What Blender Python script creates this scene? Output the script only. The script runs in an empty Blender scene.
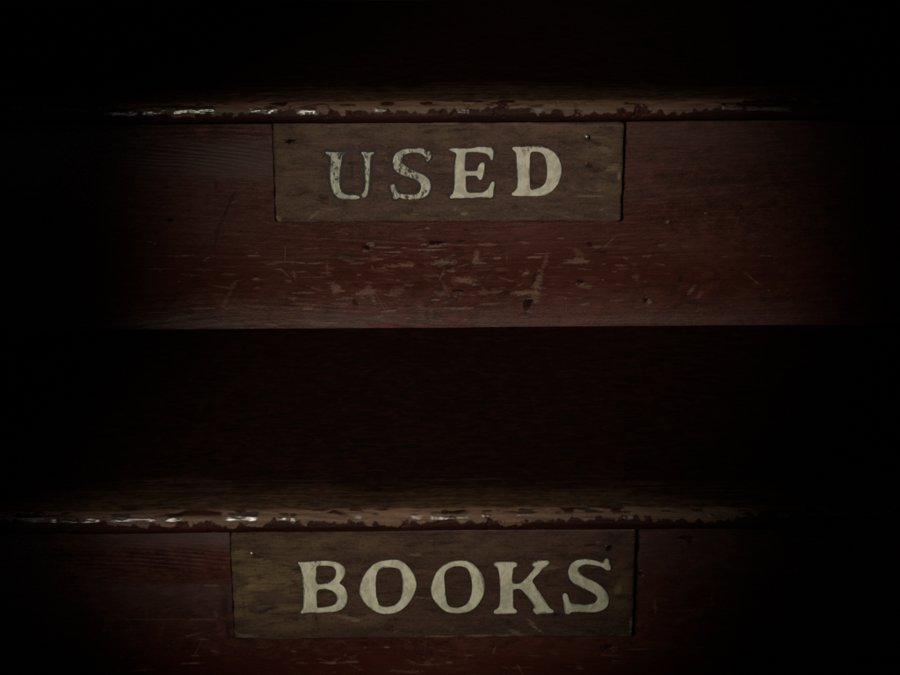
import bpy, bmesh, math, random
import numpy as np
from mathutils import Vector, Matrix

random.seed(7)
SC = bpy.context.scene
COL = SC.collection
R, RISE, OVER, TH = 0.26, 0.18, 0.025, 0.0174        # run, rise, nosing overhang, tread thickness
BT = 0.0055                                           # sign board thickness

# ------------------------------------------------------------------ camera
F, CX, CY = 2080.0, 450.0, 337.5                      # measured on a 900 px wide picture
CAM = np.array([0.0, -1.118, 0.584])
p, r = math.radians(22.87), math.radians(0.40)
fwd = np.array([0, math.cos(p), -math.sin(p)])
rt0 = np.array([1.0, 0, 0]); up0 = np.array([0, math.sin(p), math.cos(p)])
rt = math.cos(r)*rt0 - math.sin(r)*up0
up = math.cos(r)*up0 + math.sin(r)*rt0

def on_riser(px, py, Y):
    """point of the vertical plane y=Y measured at a photo pixel -> (x, z)"""
    d = fwd*F + rt*(px-CX) - up*(py-CY)
    q = CAM + d*((Y-CAM[1])/d[1])
    return q[0], q[2]

cam_d = bpy.data.cameras.new('camera'); cam = bpy.data.objects.new('camera', cam_d); COL.objects.link(cam)
cam_d.lens = 36*F/900; cam_d.sensor_width = 36; cam_d.clip_start = 0.05; cam_d.clip_end = 100
M = Matrix(((rt[0], up[0], -fwd[0]), (rt[1], up[1], -fwd[1]), (rt[2], up[2], -fwd[2]))).to_4x4()
M.translation = Vector(CAM); cam.matrix_world = M
SC.camera = cam

# ------------------------------------------------------------------ numpy noise
def _h(ix, iy, s):
    v = np.sin(ix*127.1 + iy*311.7 + s*74.7)*43758.5453
    return v - np.floor(v)
def vn(x, y, s=0):
    ix, iy = np.floor(x), np.floor(y); fx, fy = x-ix, y-iy
    fx = fx*fx*(3-2*fx); fy = fy*fy*(3-2*fy)
    a = _h(ix, iy, s); b = _h(ix+1, iy, s); c = _h(ix, iy+1, s); d = _h(ix+1, iy+1, s)
    return (a*(1-fx)+b*fx)*(1-fy) + (c*(1-fx)+d*fx)*fy
def fbm(x, y, s=0, o=4):
    t = 0; a = 0.5; n = 0
    for k in range(o):
        t = t + a*vn(x*2**k, y*2**k, s+k*3.3); n += a; a *= 0.5
    return t/n
def ss(a, b, x):
    t = np.clip((x-a)/(b-a), 0, 1); return t*t*(3-2*t)

# ------------------------------------------------------------------ mesh helpers
def grid_mesh(name, V, attrs=None, flip=False):
    """V: (n,m,3) array of points -> smooth quad sheet with point attributes"""
    n, m = V.shape[:2]
    me = bpy.data.meshes.new(name)
    idx = np.arange(n*m).reshape(n, m)
    q = np.stack([idx[:-1, :-1], idx[:-1, 1:], idx[1:, 1:], idx[1:, :-1]], -1).reshape(-1, 4)
    if flip: q = q[:, ::-1]
    me.vertices.add(n*m); me.vertices.foreach_set('co', V.reshape(-1).astype(np.float32))
    me.loops.add(q.size); me.loops.foreach_set('vertex_index', q.reshape(-1).astype(np.int32))
    me.polygons.add(len(q)); me.polygons.foreach_set('loop_start', np.arange(0, q.size, 4, dtype=np.int32))
    me.polygons.foreach_set('use_smooth', np.ones(len(q), bool))
    me.update(calc_edges=True); me.validate()
    for k, a in (attrs or {}).items():
        at = me.attributes.new(k, 'FLOAT', 'POINT')
        at.data.foreach_set('value', np.ascontiguousarray(a, np.float32).reshape(-1))
    return me
def link(name, me, mat, parent=None, loc=(0, 0, 0)):
    o = bpy.data.objects.new(name, me); COL.objects.link(o)
    if mat: me.materials.append(mat)
    if parent: o.parent = parent
    o.location = loc
    return o
def thing(name, label, cat, loc=(0, 0, 0), group=None):
    o = bpy.data.objects.new(name, None); COL.objects.link(o)
    o.empty_display_size = 0.02; o.location = loc
    o['label'] = label; o['category'] = cat
    if group: o['group'] = group
    return o

# ------------------------------------------------------------------ node helpers
class NT:
    def __init__(s, name):
        s.m = bpy.data.materials.new(name); s.m.use_nodes = True
        s.t = s.m.node_tree; s.b = s.t.nodes['Principled BSDF']
        s.tc = s.t.nodes.new('ShaderNodeTexCoord')
    def n(s, typ, **kw):
        x = s.t.nodes.new(typ)
        for k, v in kw.items(): setattr(x, k, v)
        return x
    def l(s, a, b): s.t.links.new(a, b)
    def attr(s, name):
        return s.n('ShaderNodeAttribute', attribute_name=name).outputs['Fac']
    def noise(s, scale, detail=4, rough=0.55, sc=1.0, dist=0.0, off=0):
        mp = s.n('ShaderNodeMapping'); mp.inputs['Scale'].default_value = scale
        mp.inputs['Location'].default_value = (off, off*1.7, off*.6)
        s.l(s.tc.outputs['Object'], mp.inputs['Vector'])
        x = s.n('ShaderNodeTexNoise'); x.inputs['Scale'].default_value = sc
        x.inputs['Detail'].default_value = detail; x.inputs['Roughness'].default_value = rough
        x.inputs['Distortion'].default_value = dist
        s.l(mp.outputs[0], x.inputs['Vector']); return x.outputs['Fac']
    def rng(s, v, a, b, c=0.0, d=1.0):
        x = s.n('ShaderNodeMapRange'); x.interpolation_type = 'SMOOTHSTEP'
        for i, q in zip(('From Min', 'From Max', 'To Min', 'To Max'), (a, b, c, d)): x.inputs[i].default_value = q
        s.l(v, x.inputs['Value']); return x.outputs['Result']
    def math(s, op, a, b):
        x = s.n('ShaderNodeMath', operation=op)
        for i, q in enumerate((a, b)):
            if isinstance(q, (int, float)): x.inputs[i].default_value = q
            else: s.l(q, x.inputs[i])
        return x.outputs[0]
    def mix(s, f, a, b):
        x = s.n('ShaderNodeMix', data_type='RGBA')
        for i, q in ((0, f), (6, a), (7, b)):
            if isinstance(q, (int, float)): x.inputs[i].default_value = q
            elif isinstance(q, tuple): x.inputs[i].default_value = (*q, 1)
            else: s.l(q, x.inputs[i])
        return x.outputs[2]
    def fmix(s, f, a, b):
        x = s.n('ShaderNodeMix', data_type='FLOAT')
        for i, q in ((0, f), (2, a), (3, b)):
            if isinstance(q, (int, float)): x.inputs[i].default_value = q
            else: s.l(q, x.inputs[i])
        return x.outputs[0]
    def bump(s, h, dist, strength=1.0, prev=None):
        x = s.n('ShaderNodeBump'); x.inputs['Distance'].default_value = dist
        s.l(h, x.inputs['Height'])
        if isinstance(strength, float): x.inputs['Strength'].default_value = strength
        else: s.l(strength, x.inputs['Strength'])
        if prev: s.l(prev, x.inputs['Normal'])
        return x.outputs[0]
    def out(s, col, rough, nrm=None, spec=None):
        for k, v in (('Base Color', col), ('Roughness', rough), ('Normal', nrm), ('Specular IOR Level', spec)):
            if v is None: continue
            if isinstance(v, (int, float)): s.b.inputs[k].default_value = v
            elif isinstance(v, tuple): s.b.inputs[k].default_value = (*v, 1)
            else: s.l(v, s.b.inputs[k])
        return s.m

# ------------------------------------------------------------------ materials
def riser_mat():
    t = NT('red_riser_paint')
    big = t.noise((7, 7, 16), 4, .62, off=3); st = t.noise((40, 40, 430), 6, .7, dist=.8); fine = t.noise((480, 480, 620), 5, .72)
    mot = t.noise((95, 95, 150), 5, .7, dist=.4, off=7)
    c = t.mix(t.rng(big, .35, .68), (.035, .0086, .0059), (.060, .0163, .0110))
    c = t.mix(t.rng(mot, .48, .66, 0, .6), c, (.086, .029, .020))
    c = t.mix(t.rng(mot, .47, .34, 0, .8), c, (.019, .0050, .0036))
    c = t.mix(t.rng(st, .52, .68, 0, .5), c, (.021, .0056, .0040))
    c = t.mix(t.rng(fine, .54, .68, 0, .45), c, (.095, .044, .032))
    c = t.mix(t.rng(fine, .45, .31, 0, .65), c, (.016, .005, .004))
    c = t.mix(t.attr('dust_sheen'), c, (.072, .049, .048))
    c = t.mix(t.attr('rub'), c, (.043, .0088, .0054))
    wood = t.mix(t.rng(st, .35, .7), (.19, .118, .078), (.10, .054, .036))
    wood = t.mix(t.rng(fine, .5, .35, 0, .6), wood, (.06, .028, .02))
    c = t.mix(t.attr('bare'), c, wood)
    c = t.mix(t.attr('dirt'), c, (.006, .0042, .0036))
    rg = t.rng(big, .3, .7, .36, .50)
    rg = t.fmix(t.attr('dust_sheen'), rg, .55); rg = t.fmix(t.attr('bare'), rg, .75); rg = t.fmix(t.attr('dirt'), rg, .9)
    nb = t.bump(st, .00025, 1.0); nb = t.bump(mot, .0004, 1.0, nb); nb = t.bump(fine, .00014, 1.0, nb)
    return t.out(c, rg, nb, t.fmix(t.attr('dirt'), .27, .02))
def tread_mat():
    t = NT('worn_tread_wood')
    st = t.noise((38, 480, 480), 6, .7, dist=.6); big = t.noise((12, 25, 60), 3, .6, off=5); fine = t.noise((500, 900, 900), 3, .6)
    paint = t.mix(t.rng(big, .35, .7), (.015, .0042, .0031), (.028, .0076, .0054))
    mot = t.noise((110, 150, 150), 6, .74, dist=.5, off=4); st2 = t.noise((95, 520, 520), 6, .72, dist=.8, off=2)
    grime = t.mix(t.rng(st, .4, .65), (.0065, .0019, .0012), (.0130, .0042, .0024))
    grime = t.mix(t.rng(mot, .46, .68), grime, (.021, .0064, .0034))
    grime = t.mix(t.rng(mot, .46, .32, 0, .85), grime, (.0022, .0012, .0010))
    brown = t.mix(t.rng(t.math('ADD', t.math('MULTIPLY', st2, .6), t.math('MULTIPLY', mot, .4)), .41, .60), (.020, .0105, .0058), (.064, .036, .019))
    wood = t.mix(t.rng(st, .36, .68), (.108, .061, .037), (.055, .027, .018))
    wood = t.mix(t.rng(big, .5, .68, 0, .6), wood, (.155, .092, .062))
    c = t.mix(t.attr('band'), grime, brown)
    c = t.mix(t.attr('bare'), c, wood)
    c = t.mix(t.attr('paint'), c, paint)
    c = t.mix(t.attr('varnish'), c, (.045, .030, .024))
    c = t.mix(t.attr('dirt'), c, (.005, .0035, .003))
    rg = t.fmix(t.attr('band'), .72, .62); rg = t.fmix(t.attr('bare'), rg, .55); rg = t.fmix(t.attr('paint'), rg, .46)
    rg = t.fmix(t.attr('varnish'), rg, .25)
    k1 = t.fmix(t.attr('varnish'), 1.0, .12)
    nb = t.bump(st, .0006, k1); nb = t.bump(fine, .00015, k1, nb)
    return t.out(c, rg, nb, t.fmix(t.attr('varnish'), t.fmix(t.attr('paint'), t.fmix(t.attr('band'), .06, .25), .10), .9))
def board_mat(name, base, base2, khaki):
    t = NT(name)
    st = t.noise((44, 44, 430), 6, .72, dist=.9); big = t.noise((22, 22, 46), 5, .65, off=2); fine = t.noise((520, 520, 650), 5, .72)
    mot = t.noise((58, 58, 150), 7, .74, dist=.6, off=5)
    c = t.mix(t.rng(big, .35, .68), base, base2)
    kh = t.math('MULTIPLY', t.attr('khaki'), t.rng(t.math('ADD', t.math('MULTIPLY', st, .5), t.math('MULTIPLY', mot, .5)), .38, .60, .15, 1.0))
    c = t.mix(kh, c, khaki)
    c = t.mix(t.rng(mot, .48, .68, 0, .7), c, tuple(v*1.5 for v in base2))
    c = t.mix(t.rng(mot, .47, .33, 0, .8), c, tuple(v*.38 for v in base))
    c = t.mix(t.rng(st, .51, .68, 0, .65), c, tuple(v*.42 for v in base))
    c = t.mix(t.rng(fine, .54, .68, 0, .5), c, tuple(v*1.8 for v in base2))
    c = t.mix(t.rng(fine, .46, .32, 0, .75), c, tuple(v*.3 for v in base))
    c = t.mix(t.attr('bare'), c, (.20, .145, .098))
    c = t.mix(t.attr('dirt'), c, (.006, .0048, .004))
    nb = t.bump(st, .0003, 1.0); nb = t.bump(mot, .0004, 1.0, nb); nb = t.bump(fine, .00015, 1.0, nb)
    return t.out(c, t.rng(big, .3, .7, .6, .75), nb, t.fmix(t.attr('dirt'), .2, .02))
def letter_mat(name, col, col2, lo, hi, under):
    t = NT(name)
    br = t.noise((130, 130, 90), 5, .7, dist=.6, off=4); ch = t.noise((480, 480, 230), 5, .72, dist=.5, off=9); pt = t.noise((45, 45, 60), 2, .5, off=1)
    c = t.mix(t.rng(br, .40, .60), col, col2)
    st = t.noise((900, 900, 160), 3, .6, off=6)
    c = t.mix(t.rng(st, .50, .72, 0, .6), c, tuple(v*.52 for v in col2))
    w = t.rng(t.math('ADD', ch, t.math('MULTIPLY', t.math('SUBTRACT', pt, .5), .55)), lo, hi)
    c = t.mix(w, c, under)
    nb = t.bump(st, .00015, 1.0); nb = t.bump(w, .0002, -1.0, nb) if False else nb
    return t.out(c, .6, nb, .35)
def simple_mat(name, col, rough, metal=0, sc=900):
    t = NT(name); f = t.noise((sc, sc, sc), 3, .6)
    c = t.mix(t.rng(f, .4, .65), col, tuple(v*.45 for v in col))
    t.b.inputs['Metallic'].default_value = metal
    return t.out(c, rough, t.bump(f, .0002))
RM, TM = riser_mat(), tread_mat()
BM1 = board_mat('used_board_paint', (.048, .0265, .021), (.072, .042, .032), (.128, .089, .047))
BM2 = board_mat('books_board_paint', (.036, .019, .0135), (.052, .0285, .020), (.175, .128, .052))
LM_WORN = letter_mat('worn_cream_paint', (.31, .31, .255), (.48, .48, .40), .52, .62, (.048, .041, .036))
LM_USED = letter_mat('aged_cream_paint', (.39, .38, .30), (.55, .54, .44), .64, .78, (.10, .075, .055))
LM_BOOK = letter_mat('greenish_cream_paint', (.38, .39, .285), (.55, .56, .43), .66, .80, (.12, .10, .065))
THIN = letter_mat('thin_smeared_paint', (.22, .22, .18), (.34, .335, .27), .48, .66, (.055, .042, .034))
OUT1 = simple_mat('dark_outline_paint', (.020, .019, .019), .55, sc=260)
OUT2 = simple_mat('faint_outline_paint', (.027, .020, .015), .6, sc=260)
STEEL = simple_mat('dull_nail_steel', (.55, .52, .47), .38, .8)
RUST = simple_mat('rusty_nail_iron', (.10, .055, .035), .6, .2)

# ------------------------------------------------------------------ marks on flat faces
def blob(X, Z, x, z, rx, rz, ang=0, seed=0, rough=.75, soft=.32):
    """irregular patch: 1 inside, 0 outside"""
    ca, sa = math.cos(ang), math.sin(ang)
    dx, dz = X-x, Z-z
    u = (dx*ca+dz*sa)/rx; v = (-dx*sa+dz*ca)/rz
    out = np.zeros_like(X)
    sel = (np.abs(u) < 2.2) & (np.abs(v) < 2.2)
    if not sel.any(): return out
    us, vs = u[sel], v[sel]
    d = np.sqrt(us*us+vs*vs) + rough*(fbm(X[sel]*650+seed*7.1, Z[sel]*1700, seed, 3)-.5)*2.2
    d += rough*.7*(fbm(X[sel]*160+seed, Z[sel]*2400, seed+9, 2)-.5)*2
    out[sel] = 1-ss(1-soft, 1+soft, d)
    return out

def px_blob(X, Z, Y, m, seed):
    px, py, w, h, ang, k = m
    x, z = on_riser(px, py, Y)
    sx = abs(on_riser(px+1, py, Y)[0]-x); sz = abs(on_riser(px, py+1, Y)[1]-z)
    return k*blob(X, Z, x, z, w*sx, h*sz, math.radians(ang), seed)

# chips / dents measured on the photo: (px, py, half width, half height, angle, strength)
UP_BARE = [(369,244,4.5,1.6,0,.9),(366,250,3,1.2,0,.8),(374,258,3,2.5,50,.35),(392,266,9,1.2,0,.55),(407,265,7,2.6,0,.75),(443,263,12,2.7,4,.8),
 (476,257,2.6,7,-12,.85),(480,263,4,1.6,0,.6),(465,281,9,2.8,-3,.75),(475,285,4,1.2,0,.7),(451,271,3,2.5,0,.6),(432,276,7,1.4,0,.35),(526,274,3.2,1.6,30,.95),
 (534,257,6,1.2,0,.7),(537,284,3.6,10,-14,.8),(524,294,12,2.2,3,.75),(534,298,4,5,10,.5),(545,262,2,8,-14,.35),(577,261,11,3,2,.7),(585,288,6,1.8,-4,.75),
 (620,266,5,1.0,0,.55),(636,278,3,3,0,.35),(649,303,2.4,1.8,0,.7),(692,291,1.8,5,-35,.55),(667,222,2.6,1.3,25,.8),(705,213,1.6,1.2,0,.8),
 (335,290,4,5,20,.8),(342,292,4,.9,0,.7),(366,294,9,3.2,4,.8),(373,300,2,5,10,.5),(345,300,8,1.3,0,.5),(342,305,8,1,0,.45),(256,280,3.5,1.5,0,.75),(294,275,1.6,5,8,.4),
 (288,282,3,1.2,0,.5),(292,300,4,1.2,0,.5),(307,309,5,1.6,0,.4),(260,308,7,1.4,0,.35),(271,325,5,1.1,0,.6),(317,263,9,.8,0,.5),(281,262,9,.9,0,.45),(265,262,6,1,0,.3),
 (327,268,1,8,0,.35),(345,258,8,2.5,-15,.3),(378,317,4,1.6,0,.35),(396,293,7,4,30,.35),(440,295,5,2,0,.6),(445,289,1.5,7,20,.4),(484,293,4,3,0,.35),(494,293,4,2,0,.3),
 (420,310,3,6,0,.25),(430,314,2,6,0,.25),(427,228,2,1.3,0,.7),(434,246,6,1,0,.6),(487,244,8,1,0,.45),(497,258,4,1,0,.6),(383,247,10,.9,0,.35),(392,252,12,.8,0,.4),
 (596,247,4,1.6,0,.5),(578,252,3,5,40,.3),(647,256,6,1,0,.35),(662,245,4,2,0,.3),(684,246,4,1,0,.25),(460,309,14,.8,0,.4),(490,305,10,.7,0,.3),(419,229,3,.9,0,.3),
 (163,269,14,.7,0,.45),(226,300,2,9,-30,.3),(233,286,2,5,-35,.35),(230,309,8,1,0,.35),(700,296,2,4,-30,.35),(560,238,3,.8,0,.35),(500,270,7,2,0,.25),(410,286,6,1,0,.35),(455,283,3,6,20,.2)]
UP_DIRT = [(366,248,4,2.6,0,.9),(435,243,8,1.8,3,.9),(460,241,4,.9,0,.8),(417,228,4,1,0,.5),(466,230,2.5,1,0,.7),(458,293,5,2.4,0,.75),(506,294,3.4,1.8,0,.7),(535,280,2,9,-20,.5),
 (528,306,4,7,-15,.85),(589,244,2.2,3,30,.8),(602,252,7,2,0,.6),(581,283,4,2.2,0,.75),(646,303,1.8,3,10,.85),(681,280,3,3,20,.7),(674,290,4,5,30,.5),(620,243,3,2,30,.4),
 (355,305,3,4,20,.55),(449,267,4,3,-20,.55),(440,291,3,6,0,.4),(345,255,9,2,-10,.45),(170,221,2.6,2.4,0,.85),(138,136,2.6,2.4,0,.6),(228,207,1.3,17,-25,.45),(217,234,1.4,14,-14,.5),(217,233,3,2,0,.5),
 (120,127,18,2,0,.35),(216,185,2,4,-10,.4),(365,298,8,2,0,.3),(730,181,30,4,0,.40),(692,303,9,3,10,.35),(775,300,20,3,0,.4),(640,300,16,.9,0,.3)]
UP_DENT = [(366,248,4,2.6),(435,243,8,1.8),(458,293,5,2),(528,306,3,6),(581,284,4,2),(646,303,2,3),(170,221,2,2),(537,284,3,10)]
LO_BARE = [(150,619,34,.9,0,.28),(200,619,14,.9,0,.35),(210,585,9,.8,0,.45),(216,614,2,4,0,.35),(203,639,5,.9,0,.6),(196,655,4,.9,0,.5),(192,663,9,.9,0,.6),(198,648,1,12,-25,.25),
 (329,663,11,.9,0,.7),(352,662,7,.9,0,.65),(302,663,6,.9,0,.3),(387,647,2,1,0,.7),(395,671,6,1,0,.4),(428,663,3,3,20,.3),(410,672,12,1,0,.5),(590,620,1.5,6,0,.2),(655,606,1.5,6,5,.4),(712,600,2,8,0,.25),(580,668,3,2,0,.3),(470,655,5,1,0,.25),(520,668,9,.8,0,.25)]
LO_DIRT = [(685,538,8,2,0,.8),(640,574,2.5,2.5,0,.85),(689,541,3,1.6,0,.8),(608,647,7,1.5,5,.85),(602,650,2,2.5,0,.6),(683,551,2,1.2,0,.4),(225,606,3,12,0,.5),(228,632,2,7,0,.6),(620,661,5,2,0,.3)]
LO_DENT = [(685,538,8,2),(640,574,3,3),(608,647,7,2)]

BOARD_PX = {   # outline corners TL, TR, BR, BL
 'used': [(273,121.5),(624.5,124.8),(620.5,221.5),(276,222.5)],
 'books': [(230,530),(635.5,529),(632.5,637),(235,640)]}

def make_riser(k, parent):
    """k=0 lower, 1 upper, 2 the one above the frame"""
    Y = k*R+OVER; z0 = (k-1)*RISE; z1 = k*RISE-TH+.0004
    dense = k < 2
    sx = .0005 if dense else .004
    xs = np.concatenate([np.linspace(-.62, -.335, 60)[:-1], np.arange(-.335, .335, sx), np.linspace(.335, .62, 60)])
    zs = np.linspace(z0-.0008, z1, 340 if dense else 50)
    X, Z = np.meshgrid(xs, zs)
    h = (Z-z0)/(RISE-TH)
    s0 = 11*k
    # flat-sawn grain: growth lines bowed along the board
    warp = fbm(X*3.2+s0, Z*9, s0, 3)*.05 + .004*np.sin(X*9+k)
    ln = fbm(X*2.0, (Z+warp)*420, s0+2, 3)
    rings = .5+.5*np.sin((Z+warp*1.3)*2*math.pi/.0042)
    ringm = ss(.52, .70, fbm(X*5+9, Z*26, s0+5, 2))
    cat = np.zeros_like(X)
    if k < 2:   # raised late-wood lines left of the upper and lower board
        px0, py0 = (180, 156) if k else (160, 560)
        cx, cz = on_riser(px0, py0, Y)
        cat = np.exp(-((X-cx)/.055)**2-((Z-cz)/.010)**2)*(.5+.5*np.sin((Z+.10*(X-cx)+.5*(X-cx)**2+.0045*fbm(X*16, Z*150, 3, 3))*2*math.pi/.0031))**2
    bare = np.zeros_like(X); dirt = np.zeros_like(X); dent = np.zeros_like(X)
    if k < 2:
        for i, m in enumerate(UP_BARE if k else LO_BARE): bare = np.maximum(bare, px_blob(X, Z, Y, m, i+1+s0))
        for i, m in enumerate(UP_DIRT if k else LO_DIRT): dirt = np.maximum(dirt, px_blob(X, Z, Y, m, i+101+s0))
        for i, m in enumerate(UP_DENT if k else LO_DENT): dent = np.maximum(dent, px_blob(X, Z, Y, m+(0, 1), i+201+s0))
        rs = random.Random(31+k)
        for i in range(190 if k else 110):            # tiny scuffs, thickest in the kicked band
            if k: px, py = rs.gauss(440, 130), rs.gauss(278, 24)
            else: px, py = rs.uniform(60, 860), rs.gauss(664, 16)
            if not k and py < 642 and 225 < px < 640: continue
            if k and py < 226: continue
            m = (px, py, abs(rs.gauss(0, 3.2))+.7, rs.uniform(.45, 1.1), rs.gauss(0, 12), rs.uniform(.12, .5))
            if rs.random() < .72: bare = np.maximum(bare, px_blob(X, Z, Y, m, i+301))
            else: dirt = np.maximum(dirt, px_blob(X, Z, Y, m, i+301))
        for i in range(55 if k else 22):             # hairline scratches
            if k: px, py = rs.gauss(430, 140), rs.gauss(276, 26)
            else: px, py = rs.uniform(120, 800), rs.gauss(664, 14)
            if (k and (py < 226 or py > 325)) or (not k and py < 643): continue
            m = (px, py, rs.uniform(2, 13), rs.uniform(.32, .55), rs.gauss(0, 3) if rs.random() < .8 else rs.gauss(-60, 40), rs.uniform(.25, .8))
            bare = np.maximum(bare, px_blob(X, Z, Y, m, i+901))
        # dirt packed in the joint round the sign board; wider right line paints its shadow
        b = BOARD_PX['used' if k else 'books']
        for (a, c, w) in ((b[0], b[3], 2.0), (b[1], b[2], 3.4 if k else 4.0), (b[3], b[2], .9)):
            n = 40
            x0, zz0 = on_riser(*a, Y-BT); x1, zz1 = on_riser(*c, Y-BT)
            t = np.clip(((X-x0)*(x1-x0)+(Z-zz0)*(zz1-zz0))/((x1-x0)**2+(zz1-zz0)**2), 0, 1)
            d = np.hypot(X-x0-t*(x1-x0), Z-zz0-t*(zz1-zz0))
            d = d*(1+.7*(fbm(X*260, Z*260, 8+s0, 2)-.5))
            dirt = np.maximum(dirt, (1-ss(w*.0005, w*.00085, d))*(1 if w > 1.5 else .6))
    rub = ss(.25, .55, fbm(X*9+4, Z*20, s0+7, 3))*np.exp(-((h-.36)/.22)**2)*.8
    streak = fbm(X*16, Z*700, s0+9, 2)
    scuff = ss(.66, .80, fbm(X*40, Z*420, s0+12, 3))*np.exp(-((h-.33)/.25)**2)
    if k == 1: bare = np.maximum(bare, scuff*.18*ss(.0, .1, X+.16)*(1-ss(.10, .2, X)))
    dust_sheen = np.clip(.8*ss(.40, .95, h)*ss(.3, .6, fbm(X*6, Z*40, s0+14, 3)) + .38*np.exp(-(h/.055)**2)*ss(.25, .5, fbm(X*22, Z*40, s0+15, 2)), 0, 1)
    dust_sheen *= (.35 + .65*(1-ss(-.12, .14, X + .02*np.sin(Z*50))))*(.25+.75*ss(-.27, -.15, X))  # grey tint weighted to the left paints a cool sheen over the dust
    d = np.zeros_like(X)
    d += .0032*np.exp(-((h-.14)/.14)**2)*ss(.33, .20, np.abs(X)) # hollow kicked into the board
    d += .00022*(ln-.5) + .00005*rings*ringm + .00030*cat
    d += .0005*(fbm(X*11, Z*18, s0+4, 3)-.5)
    d += .0005*bare + .0010*dent
    d -= .0004*np.exp(-(h/.035)**2)
    dirt = np.maximum(dirt, .32*cat); bare *= .8
    V = np.stack([X, Y+d, Z], -1)
    # wrap the top and bottom back so that the board has its thickness
    back = V[[0, -1]].copy(); back[:, :, 1] = Y+.02
    V = np.concatenate([back[:1], V, back[1:]], 0)
    V[..., 2] -= BASE[2]
    pad = lambda a: np.concatenate([a[:1], a, a[-1:]], 0)
    return link('riser', grid_mesh('riser', V, {q: pad(a) for q, a in (('bare', bare), ('dirt', dirt), ('dust_sheen', dust_sheen), ('rub', rub))}), RM, parent)

# varnish remnants along the step edges: (px from, px to, strength)
FLECK = {1: [(104,140,.8),(140,164,1),(174,188,1),(189,214,1),(250,262,1),(263,279,1),(296,316,.9),(375,390,.7),(456,470,.7),(529,544,.4),(716,745,.5),(745,790,.45)],
         0: [(20,48,.5),(50,56,.9),(60,78,.9),(80,101,1),(110,128,1),(128,155,1),(166,182,1),(225,254,1),(276,288,1),(290,296,.8),(354,362,.6),(412,422,.8),(430,470,.95),(482,494,.9),(516,534,.9),(620,634,.6),(692,702,.6),(708,722,.9),(738,750,.9),(780,790,.6),(808,818,.6),(830,846,.6),(862,880,.5)]}

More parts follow.
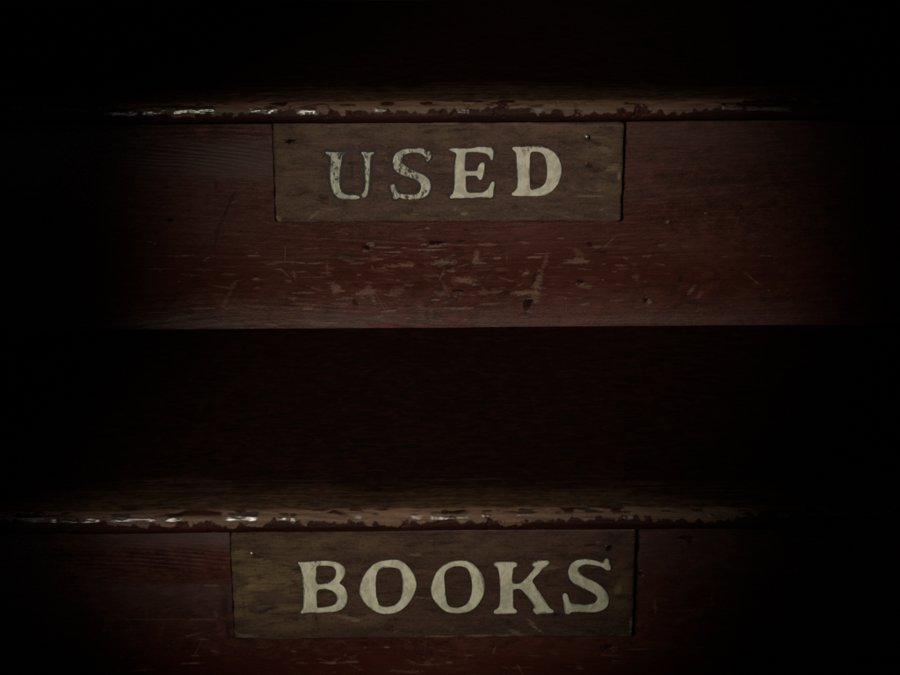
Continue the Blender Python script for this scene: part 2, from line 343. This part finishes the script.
def make_tread(k, parent):
    Y = k*R; Zt = k*RISE
    dense = k in (0, 1)
    ctrl = np.array([(R+OVER+.012, 0), (.14, 0), (.06, -.0002), (.034, -.0004), (.022, -.0007), (.013, -.0013), (.0075, -.0024), (.0042, -.0040),
                     (.0020, -.0062), (.0007, -.0090), (.0002, -.0118), (.0007, -.0142), (.0020, -.0160), (.0045, -.0171), (.009, -.0174), (.034, -.0174)])
    for _ in range(3):                                # round the profile
        q = .75*ctrl[:-1]+.25*ctrl[1:]; w = .25*ctrl[:-1]+.75*ctrl[1:]
        ctrl = np.concatenate([ctrl[:1], np.stack([q, w], 1).reshape(-1, 2), ctrl[-1:]])
    seg = np.hypot(*np.diff(ctrl, axis=0).T); s = np.concatenate([[0], np.cumsum(seg)])
    L = s[-1]; sf = s[np.argmin(np.abs(ctrl[:, 0]-.045))]
    fine = .00042 if dense else .003
    S = np.concatenate([np.linspace(0, sf, 90)[:-1], np.arange(sf, L-.018, fine), np.linspace(L-.018, L, 8)])
    py_ = np.interp(S, s, ctrl[:, 0]); pz_ = np.interp(S, s, ctrl[:, 1])
    ty, tz = np.gradient(py_, S), np.gradient(pz_, S)
    ny, nz = tz, -ty                                  # outward normal
    nn = np.hypot(ny, nz); ny, nz = ny/nn, nz/nn
    sx = .0007 if dense else .004
    xs = np.concatenate([np.linspace(-.62, -.335, 60)[:-1], np.arange(-.335, .335, sx), np.linspace(.335, .62, 60)])
    X, SS = np.meshgrid(xs, S)
    PY = np.interp(SS, S, py_); PZ = np.interp(SS, S, pz_)
    NY = np.interp(SS, S, ny); NZ = np.interp(SS, S, nz)
    sd = 40+17*k
    s_top = np.interp(-.0030, -pz_[::-1]*-1, S[::-1]) if False else S[np.argmin(np.abs(pz_+.0030))]
    s_bot = S[np.argmin(np.hypot(py_-.0006, pz_+.0138))]
    U = SS-s_top                                      # metres below the arris
    el = np.degrees(np.arctan2(nz, -ny)); ok = (S > s_top-.004) & (S < L-.012)
    cf = S[np.argmin(np.where(ok, np.abs(el-(22 if k else 31)), 1e9))]-s_top
    j1 = fbm(X*75, SS*60, sd, 4)-.5; j2 = fbm(X*260, SS*200, sd+3, 3)-.5; j3 = fbm(X*22, SS*6, sd+5, 2)-.5
    edge = s_bot-s_top
    lower = U-edge+.0043+.0058*j1+.0085*j2+.004*j3
    notch = ss(.70, .86, fbm(X*170+3*j2, SS*90, sd+2, 2))*ss(.52, .60, vn(X*23, SS*0, sd+8))
    lower = lower+notch*.0050
    # to the right the old paint still covers more of the front
    lower = lower + .0070*ss(.12, .26, X+.03*j3)*(.6+.8*vn(X*60, SS*0, 9)) + .004*ss(-.20, -.27, X)
    paint = ss(-.0003, .0003, lower)
    isl = ss(.60, .66, fbm(X*70, SS*220, sd+11, 4))*ss(.0035, .0010, np.abs(U-.0022))   # paint islands along the arris
    paint = np.maximum(paint, isl)
    bare = ss(-.0012, .0010, U+.0030*j1+.0012*j2)
    # brown worn zone on top of the step fading to old dark paint
    wid = .036+.014*j3*2+.012*j1
    wid = wid*(.35+.65*ss(-.34, -.16, X)*ss(.36, .20, X))
    band = ss(-1.15, .05, U/np.maximum(wid, .004) + 1.1*(fbm(X*24, SS*420, sd+13, 4)-.5))
    var = np.zeros_like(X); dirt = np.zeros_like(X)
    if k in FLECK:
        for i, (a, b, w) in enumerate(FLECK[k]):
            xa = on_riser(a, 109 if k else 516, Y)[0]; xb = on_riser(b, 109 if k else 516, Y)[0]
            mid, hw = (xa+xb)/2, (xb-xa)/2
            lat = 1-ss(.7, 1.2, np.abs(X-mid)/hw+.9*j2+.9*j1)
            c0 = cf+.0006*(_h(i, k, 3)-.5)+.003*j3; hh = .0015 if k else .0012
            ver = 1-ss(.7, 1.25, np.abs(U-c0)/hh+1.7*j2+1.3*j1)
            var = np.maximum(var, w*lat*ver*(1 if k else .85))
            dirt = np.maximum(dirt, .8*lat*(1-ss(.6, 1.2, np.abs(U-c0+.0034)/.0011+1.6*j1+1.2*j2))*(_h(i, k, 5) > .35))
    dirt = np.maximum(dirt, .8*ss(.69, .75, fbm(X*46, SS*330, sd+17, 3))*ss(.007, .002, np.abs(U)))
    crack = ss(.012, .004, np.abs(fbm(X*6, SS*260, sd+19, 3)-.5))*ss(.62, .66, fbm(X*26, SS*90, sd+21, 2))*ss(-.02, -.004, U)*(1-paint)
    dirt = np.maximum(dirt, .75*crack)
    # relief
    d = .0006*(fbm(X*13, SS*30, sd+23, 3)-.5)+.00035*(fbm(X*10, SS*480, sd+25, 3)-.5)
    d += paint*.00032+var*(.0003+.0010*(fbm(X*110, SS*520, sd+27, 3)-.5))-.0005*dirt
    d += bare*(1-paint)*.0007*(fbm(X*70, SS*150, sd+29, 4)-.5)
    d -= notch*.0009*ss(.0, .003, U)
    wob = .0011*(fbm(X*9, SS*0, sd+31, 3)-.5)*ss(-.02, .0, U)
    fade = ss(.0, .02, SS)
    V = np.stack([X, Y+PY+(NY*d)*fade+wob*.6, Zt+PZ+(NZ*d)*fade+wob], -1)
    V[..., 2] -= BASE[2]
    return link('tread', grid_mesh('tread', V, {'bare': bare, 'paint': paint, 'band': band, 'varnish': var, 'dirt': dirt}, flip=True), TM, parent)

BASE = (0, 0, -RISE)
stair = thing('staircase', 'dark red painted wooden staircase with worn, chipped step edges', 'staircase', BASE)
for k in (-1, 0, 1): make_tread(k, stair)
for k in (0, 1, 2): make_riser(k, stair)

# ------------------------------------------------------------------ sign boards
def chaikin(P, it=3):
    P = np.array(P, float)
    for _ in range(it):
        Q = np.roll(P, -1, 0)
        P = np.stack([.75*P+.25*Q, .25*P+.75*Q], 1).reshape(-1, 2)
    return P
def area(P): Q = np.roll(P, -1, 0); return .5*np.sum(P[:, 0]*Q[:, 1]-Q[:, 0]*P[:, 1])
def join(a, b):
    bm = bmesh.new(); bm.from_mesh(a); n = len(bm.faces); bm.from_mesh(b); bm.faces.ensure_lookup_table()
    for q, f in enumerate(bm.faces): f.material_index = int(q >= n)
    bm.to_mesh(a); bm.free(); bpy.data.meshes.remove(b); return a
def offset(P, d, seed, fr=420, lo=.55, hi=.9):
    T = np.roll(P, -2, 0)-np.roll(P, 2, 0); T /= np.linalg.norm(T, axis=1)[:, None]+1e-12
    N = np.stack([T[:, 1], -T[:, 0]], 1)*(1 if area(P) > 0 else -1)
    nz_ = fbm(P[:, 0]*fr+seed, P[:, 1]*fr, seed, 3)
    dd = d*(lo+hi*nz_) if lo > 0 else d*(.12+np.clip(4.5*(nz_-.45), 0, 1.6))
    return P+N*dd[:, None]
def flat_shape(name, loops, thick, back):
    """filled outline with holes, standing on the plane y=-back and `thick` deep"""
    cu = bpy.data.curves.new(name, 'CURVE'); cu.dimensions = '2D'; cu.fill_mode = 'BOTH'; cu.extrude = thick/2
    for P in loops:
        sp = cu.splines.new('POLY'); sp.points.add(len(P)-1); sp.use_cyclic_u = True
        sp.points.foreach_set('co', np.concatenate([P, np.zeros((len(P), 1)), np.ones((len(P), 1))], 1).reshape(-1))
    o = bpy.data.objects.new(name, cu); COL.objects.link(o)
    bpy.context.view_layer.update()
    me = bpy.data.meshes.new_from_object(o.evaluated_get(bpy.context.evaluated_depsgraph_get()))
    me.name = name
    bpy.data.objects.remove(o); bpy.data.curves.remove(cu)
    co = np.empty(len(me.vertices)*3); me.vertices.foreach_get('co', co); co = co.reshape(-1, 3)
    new = np.stack([co[:, 0], -back-thick/2-co[:, 2], co[:, 1]], 1)
    me.vertices.foreach_set('co', new.reshape(-1)); me.update()
    return me

LET = {
 'U': ((320,140), [[(50,122),(110,128),(180,130),(280,122),(275,140),(228,160),(222,220),(210,300),(198,400),(202,480),(218,535),(250,562),(300,575),(360,570),(415,588),(412,608),(360,618),(290,612),(230,612),(180,595),(140,550),(118,480),(106,400),(106,300),(114,210),(110,165),(75,150)],
        [(425,125),(470,124),(500,135),(562,122),(560,140),(525,158),(522,200),(517,300),(512,380),(507,450),(500,520),(486,585),(452,603),(428,570),(458,540),(476,480),(473,440),(470,330),(466,250),(460,180),(440,150)]], []),
 'S': ((380,140), [[(512,112),(530,150),(525,190),(500,225),(478,215),(472,175),(440,145),(390,130),(330,130),(270,140),(235,170),(222,215),(240,255),(290,290),(350,320),(420,350),(480,380),(520,430),(527,490),(510,550),(470,590),(400,610),(310,620),(240,610),(195,590),(180,612),(140,612),(130,570),(105,480),(120,462),(150,460),(170,510),(190,555),(250,565),(320,572),(380,565),(415,540),(430,490),(415,440),(370,410),(300,385),(230,365),(165,325),(135,280),(130,220),(150,160),(190,115),(250,95),(330,92),(380,95),(400,80),(460,92),(470,125),(495,125)]], []),
 'E': ((440,140), [[(85,93),(130,85),(200,85),(260,90),(330,88),(400,70),(480,72),(548,80),(555,140),(550,212),(525,205),(510,165),(480,140),(400,128),(320,125),(265,130),(262,200),(258,270),(255,322),(300,325),(350,325),(392,322),(395,280),(415,245),(440,232),(464,238),(460,310),(442,390),(420,422),(400,405),(385,370),(330,370),(262,368),(268,450),(272,545),(330,550),(400,550),(460,540),(505,505),(525,450),(550,428),(570,442),(553,520),(552,605),(480,594),(400,592),(340,605),(270,597),(215,607),(160,602),(108,608),(98,588),(140,550),(152,480),(155,400),(150,300),(160,220),(172,150),(150,125),(110,115)]], []),
 'D': ((505,140), [[(70,78),(110,68),(180,75),(230,65),(320,60),(400,73),(470,98),(530,148),(572,220),(588,300),(578,390),(543,472),(482,538),(410,578),(330,585),(230,582),(150,582),(70,578),(72,550),(110,525),(128,490),(132,400),(125,300),(120,200),(120,130),(85,108)]],
        [[(260,123),(320,118),(380,130),(415,170),(430,230),(440,310),(435,390),(420,450),(380,490),(320,510),(262,523),(256,440),(256,330),(258,220)]]),
 'B': ((295,555), [[(18,72),(90,78),(150,72),(220,65),(300,60),(390,66),(452,83),(503,113),(526,165),(512,222),(472,275),(457,295),(503,320),(538,380),(548,450),(528,522),(482,568),(400,593),(320,594),(250,607),(180,592),(120,602),(55,610),(63,580),(85,545),(90,450),(85,330),(75,230),(68,150),(48,105)]],
        [[(218,110),(300,110),(370,112),(415,135),(430,180),(420,235),(380,275),(330,295),(270,305),(220,307),(220,200)],[(222,363),(300,355),(370,360),(415,390),(438,440),(435,490),(400,525),(330,540),(260,550),(227,552),(225,460)]]),
 'O': ((355,555), [[(52,330),(70,260),(110,185),(170,113),(240,73),(320,56),(430,46),(502,73),(563,130),(612,205),(638,275),(635,345),(607,420),(562,497),(502,557),(430,597),(350,614),(270,610),(188,577),(118,522),(62,445),(45,390)]],
        [[(225,180),(270,138),(340,125),(420,130),(468,155),(490,220),(500,310),(490,400),(475,460),(430,515),(370,540),(300,542),(250,520),(228,460),(215,360),(215,260)]]),
 'O2': ((425,555), [[(62,340),(78,270),(118,180),(178,113),(260,73),(340,60),(420,58),(492,88),(547,138),(597,213),(618,290),(618,370),(592,450),(542,527),(482,577),(420,597),(350,607),(270,600),(208,582),(148,532),(92,472),(67,400)]],
        [[(195,220),(215,165),(270,125),(340,112),(410,122),(450,150),(475,210),(490,290),(490,380),(470,450),(440,510),(380,545),(310,552),(250,540),(225,500),(212,430),(205,330)]]),
 'K': ((488,555), [[(55,85),(100,70),(180,75),(260,73),(305,83),(305,117),(262,132),(255,180),(250,240),(252,300),(330,300),(360,280),(410,230),(460,165),(488,128),(452,115),(450,78),(500,63),(570,56),(640,58),(640,92),(600,122),(565,142),(522,197),(452,262),(482,310),(542,400),(602,490),(642,555),(685,575),(675,608),(600,607),(550,604),(510,622),(483,602),(462,568),(488,545),(470,510),(420,440),(370,385),(340,350),(258,352),(260,430),(262,500),(265,555),(304,575),(294,608),(220,607),(140,610),(60,614),(60,575),(110,555),(125,500),(128,400),(125,300),(118,200),(100,130),(68,118)]], []),
 'S2': ((558,555), [[(473,58),(500,30),(528,48),(532,90),(550,135),(533,163),(490,150),(470,130),(420,115),(350,100),(290,98),(240,108),(210,145),(215,175),(250,215),(320,250),(400,290),(460,335),(507,390),(531,450),(520,522),(482,567),(410,592),(320,594),(220,592),(142,590),(120,615),(72,613),(66,560),(58,490),(45,425),(58,396),(97,402),(112,460),(132,505),(200,510),(280,520),(350,512),(395,490),(412,450),(390,410),(330,375),(250,340),(180,310),(128,262),(103,200),(108,145),(138,88),(190,56),(260,43),(330,48),(410,63),(468,88)]], []),
}
BARE_B = {'used': [(277,219,4,2.2,10,.6),(313,216,6,1.4,40,.4),(464,214,3,1,0,.6),(456,209,2,1,30,.5),(590,196,14,1,0,.45),(600,190,4,1,0,.3),(619,176,2,3,0,.6),(612,168,6,2.5,20,.4),(604,150,8,3,-25,.35),(330,209,7,.9,0,.3),(415,214,5,.8,0,.3),(300,222,9,1,0,.4),(500,221,14,.9,0,.35),(345,222,12,.9,0,.3),(574,221,9,.8,0,.3)],
          'books': [(245,636,10,1.6,0,.5),(440,637,14,1.2,0,.55),(478,636,12,1.2,0,.5),(505,636,8,1.2,0,.45),(537,629,9,.9,-38,.6),(516,633,7,2,-20,.35),(531,622,5,.8,-38,.4),(631,625,1.6,6,0,.7),(618,589,3,4,-20,.45),(250,586,6,2,10,.35),(345,617,8,1.6,-15,.4),(355,620,3,2,-25,.4),(550,568,9,2,10,.3),(590,637,8,1,0,.4),(415,555,5,.9,0,.35),(478,572,5,1,0,.25),(529,526,8,2,0,.3)]}
DIRT_SHADOW_B = {'used': [(290,141.5,4.4,2.1,0,1),(304,142,7,.9,0,.3),(588,139,5,2,-35,.55),(595,143,8,2.2,-35,.35),(590,166,4,1.6,-10,.5),(322,199,5,3.5,10,.55),(438,166,5,2,0,.3),(352,170,1.5,14,0,.25)],  # slanted marks right of the nails paint their cast shadows
          'books': [(608.5,548,3.4,3.0,0,1),(589,545,8,1.1,0,.75),(256,555.5,4,1.4,-20,.5),(556,614,3.4,1.4,0,.7),(314,640,10,1.4,0,.8),(238,639,8,1.6,0,.4),(602,560,9,1.2,0,.25),(300,548,9,.8,0,.3),(244,606,1.2,9,0,.3)]}
KHAKI_B = {'used': [(300,150,36,26,0,.55),(330,128,70,7,0,.6),(440,135,60,13,0,.5),(595,150,30,18,-20,.7),(565,128,60,8,0,.7),(610,180,14,22,0,.55),(400,215,120,5,0,.25),(285,200,20,20,0,.3),(500,208,60,8,0,.2)],
           'books': [(262,590,34,34,0,.85),(245,560,30,22,0,.7),(272,615,50,16,0,.7),(320,545,80,9,0,.35),(350,618,36,9,0,.4),(360,585,20,22,0,.25),(545,570,26,9,0,.35),(620,590,10,25,0,.4),(470,548,50,8,0,.2),(280,575,30,18,0,.6)]}

def make_sign(key, word, Y, mat, label, letters, nails, lmats, omat, od, ins):
    yf = Y-BT
    C = np.array([on_riser(*c, yf) for c in BOARD_PX[key]])            # TL TR BR BL in x,z
    ox, oz = C[:, 0].mean(), C[2:, 1].mean()
    root = thing('wooden_sign', label, 'sign', (ox, Y, oz), 'hand painted sign boards nailed to the stair risers')
    nx, nz = 520, 150
    a = np.linspace(0, 1, nx); b = np.linspace(0, 1, nz)
    A, B = np.meshgrid(a, b)                                            # B=0 bottom
    bl, br, tr, tl = C[3], C[2], C[1], C[0]
    def bil(i): return (bl[i]*(1-A)+br[i]*A)*(1-B)+(tl[i]*(1-A)+tr[i]*A)*B
    X, Z = bil(0), bil(1)
    eb = np.minimum(A, 1-A)*(br[0]-bl[0]); ez = np.minimum(B, 1-B)*(tl[1]-bl[1])
    sd = 3 if key == 'used' else 9
    # ragged sawn edges
    X = X+(.0005*(fbm(A*0+sd, Z*240, sd, 4)-.5))*(1-ss(.0, .006, eb))*2
    Z = Z+(.0004*(fbm(X*150, Z*0, sd+1, 4)-.5))*(1-ss(.0, .004, ez))*2
    # knocked corners
    for ci, (cx, cz) in enumerate(C):
        rr = (.001, .0008, .0014, .0018)[ci] if key == 'used' else (.0034, .0008, .001, .0014)[ci]
        q = np.exp(-(np.hypot(X-cx, Z-cz)/rr)**2)
        X = X+(ox-cx)/abs(ox-cx)*q*rr*.45; Z = Z+(np.mean(C[:, 1])-cz)/abs(np.mean(C[:, 1])-cz)*q*rr*.45
    khaki = np.zeros_like(X); bare = np.zeros_like(X); dirt = np.zeros_like(X)
    for i, m in enumerate(KHAKI_B[key]):
        x, z = on_riser(m[0], m[1], yf); s = 1/1500
        w = np.exp(-(((X-x)/(m[2]*s))**2+((Z-z)/(m[3]*s))**2))
        khaki = np.maximum(khaki, m[5]*np.clip(w*1.4, 0, 1)*ss(.25, .62, fbm(X*60, Z*190, sd+i, 4)))
    for i, m in enumerate(BARE_B[key]): bare = np.maximum(bare, px_blob(X, Z, yf, m, i+500+sd))
    for i, m in enumerate(DIRT_SHADOW_B[key]): dirt = np.maximum(dirt, px_blob(X, Z, yf, m, i+600+sd))
    rs = random.Random(sd)
    for i in range(70):
        px = rs.uniform(BOARD_PX[key][0][0], BOARD_PX[key][1][0]); py = rs.uniform(BOARD_PX[key][0][1], BOARD_PX[key][2][1])
        m = (px, py, abs(rs.gauss(0, 3))+.7, rs.uniform(.4, .9), rs.gauss(0, 15), rs.uniform(.1, .32))
        if rs.random() < .55: bare = np.maximum(bare, px_blob(X, Z, yf, m, i+700))
        else: dirt = np.maximum(dirt, px_blob(X, Z, yf, m, i+700))
    bare = np.maximum(bare, .45*(1-ss(.0002, .0011, ez+.0011*(fbm(X*120, Z*60, sd+4, 3)-.5)*2))*ss(.45, .6, fbm(X*70, Z*10, sd+5, 3)))
    d = .00022*(fbm(X*9, Z*420, sd+6, 3)-.5)+.0003*(fbm(X*25, Z*50, sd+7, 3)-.5)+.0009*(dirt > .85)*dirt+.0002*bare
    rnd = .0012
    rim = np.minimum(eb, ez); d = d+.0007*(1-ss(0, rnd, rim))
    V = np.stack([X-ox, -BT+d, Z-oz], -1)
    ring = V.copy(); ring[..., 1] = .0002
    V2 = np.empty((nz+2, nx+2, 3)); V2[1:-1, 1:-1] = V
    V2[0, 1:-1] = ring[0]; V2[-1, 1:-1] = ring[-1]; V2[1:-1, 0] = ring[:, 0]; V2[1:-1, -1] = ring[:, -1]
    V2[0, 0] = ring[0, 0]; V2[0, -1] = ring[0, -1]; V2[-1, 0] = ring[-1, 0]; V2[-1, -1] = ring[-1, -1]
    pad = lambda q: np.pad(q, 1, mode='edge')
    link('board', grid_mesh('board', V2, {'khaki': pad(khaki), 'bare': pad(bare), 'dirt': pad(dirt)}), mat, root)
    for i, L in enumerate(letters):
        org, outs, holes = LET[L]
        loops = []; rims = []; core = []
        for j, Pp in enumerate(outs+holes):
            P = chaikin(Pp, 3)
            W = np.array([on_riser(org[0]+u/10.385, org[1]+v/10.385, yf-.0003) for u, v in P])-np.array([ox, oz])
            W += .00010*(np.stack([fbm(W[:, 0]*800, W[:, 1]*800, 3+i, 2), fbm(W[:, 0]*800, W[:, 1]*800, 13+i, 2)], 1)-.5)*2
            sg = 1 if j < len(outs) else -1
            loops.append(W)
            core.append(offset(W, -sg*ins, 25+i+j, 130, 0))
            rims.append(offset(W, sg*od[i], 5+i+j))
        lo = link('letter', join(flat_shape('letter', core, .00032, BT), flat_shape('under', loops, .00022, BT)), lmats[i], root)
        lo.data.materials.append(THIN)
        lo['label'] = 'painted letter '+L[0]
        link('outline', flat_shape('outline', rims, .00014, BT), omat, lo)
    for (px, py, rad, hgt, tilt, nm) in nails:
        x, z = on_riser(px, py, yf-hgt*.5)
        prof = [(0, 1.0), (.55, .96), (.85, .84), (1, .62), (.98, .5), (.8, .42), (.42, .40), (.40, -.2)]
        n = 20; P = []
        for rr, hh in prof:
            for q in range(n):
                an = 2*math.pi*q/n
                w = 1+.08*math.sin(3*an+px)
                P.append((rr*rad*w*math.cos(an), -hh*hgt, rr*rad*w*math.sin(an)))
        me = bpy.data.meshes.new('nail')
        Fc = [(a_*n+q, a_*n+(q+1) % n, (a_+1)*n+(q+1) % n, (a_+1)*n+q) for a_ in range(len(prof)-1) for q in range(n)]
        me.from_pydata(P, [], Fc); me.polygons.foreach_set('use_smooth', [True]*len(Fc)); me.update()
        o = link('nail', me, nm, root, (x-ox, -BT+.0001, z-oz)); o.rotation_euler = tilt
    return root

make_sign('used', 'USED', R+OVER, BM1, 'brown board lettered USED nailed to the upper step', ['U', 'S', 'E', 'D'],
          [(584.5, 134.5, .0016, .0062, (.25, 0, .35), STEEL), (586.5, 163.5, .0015, .0014, (0, 0, 0), RUST)],
          [LM_WORN, LM_WORN, LM_USED, LM_USED], OUT1, (.0022, .0018, .0011, .0005), .0006)
make_sign('books', 'BOOKS', OVER, BM2, 'brown board lettered BOOKS nailed to the lower step', ['B', 'O', 'O2', 'K', 'S2'],
          [(251.8, 553.3, .0013, .0016, (.2, 0, .15), STEEL), (606, 545.5, .0011, .0016, (.2, 0, .2), RUST)],
          [LM_BOOK]*5, OUT2, (.0007,)*5, .0007)

# ------------------------------------------------------------------ light
def lamp(name, kind, loc, target, energy, col, **kw):
    d = bpy.data.lights.new(name, kind); d.energy = energy; d.color = col
    for k, v in kw.items(): setattr(d, k, v)
    o = bpy.data.objects.new(name, d); COL.objects.link(o); o.location = loc
    o.rotation_euler = (Vector(target)-Vector(loc)).to_track_quat('-Z', 'Y').to_euler()
    return o
key = lamp('key_lamp', 'SPOT', (-.50, -1.66, .85), (-.020, .125, .074), 132, (1.0, .90, .74), spot_size=math.radians(14.9), spot_blend=1.0, shadow_soft_size=.05)
key.scale = (.91, 1.30, 1)
lamp('glint_lamp', 'AREA', (-.74, -1.40, 1.05), (-.1, .12, .1), .22, (.90, .94, 1.0), shape='DISK', size=.11)  # small unseen lamp added for the glints on the step edges
lamp('warm_lamp', 'AREA', (1.0, -1.3, 1.0), (.15, .12, .1), .14, (1.0, .60, .30), shape='DISK', size=.10)
lamp('sheen_lamp', 'AREA', (-.92, -1.5, -.55), (-.25, .15, .1), .15, (.92, .82, 1.0), shape='DISK', size=.35)  # added lamp low on the left, puts a cool sheen on the risers

w = bpy.data.worlds.new('World'); SC.world = w; w.use_nodes = True
w.node_tree.nodes['Background'].inputs['Color'].default_value = (.5, .5, .5, 1)
w.node_tree.nodes['Background'].inputs['Strength'].default_value = .0
vs = SC.view_settings
vs.view_transform = 'Standard'; vs.look = 'None'; vs.exposure = 0; vs.gamma = 1
SC.cycles.use_denoising = False
SC.render.resolution_x, SC.render.resolution_y = 1024, 768
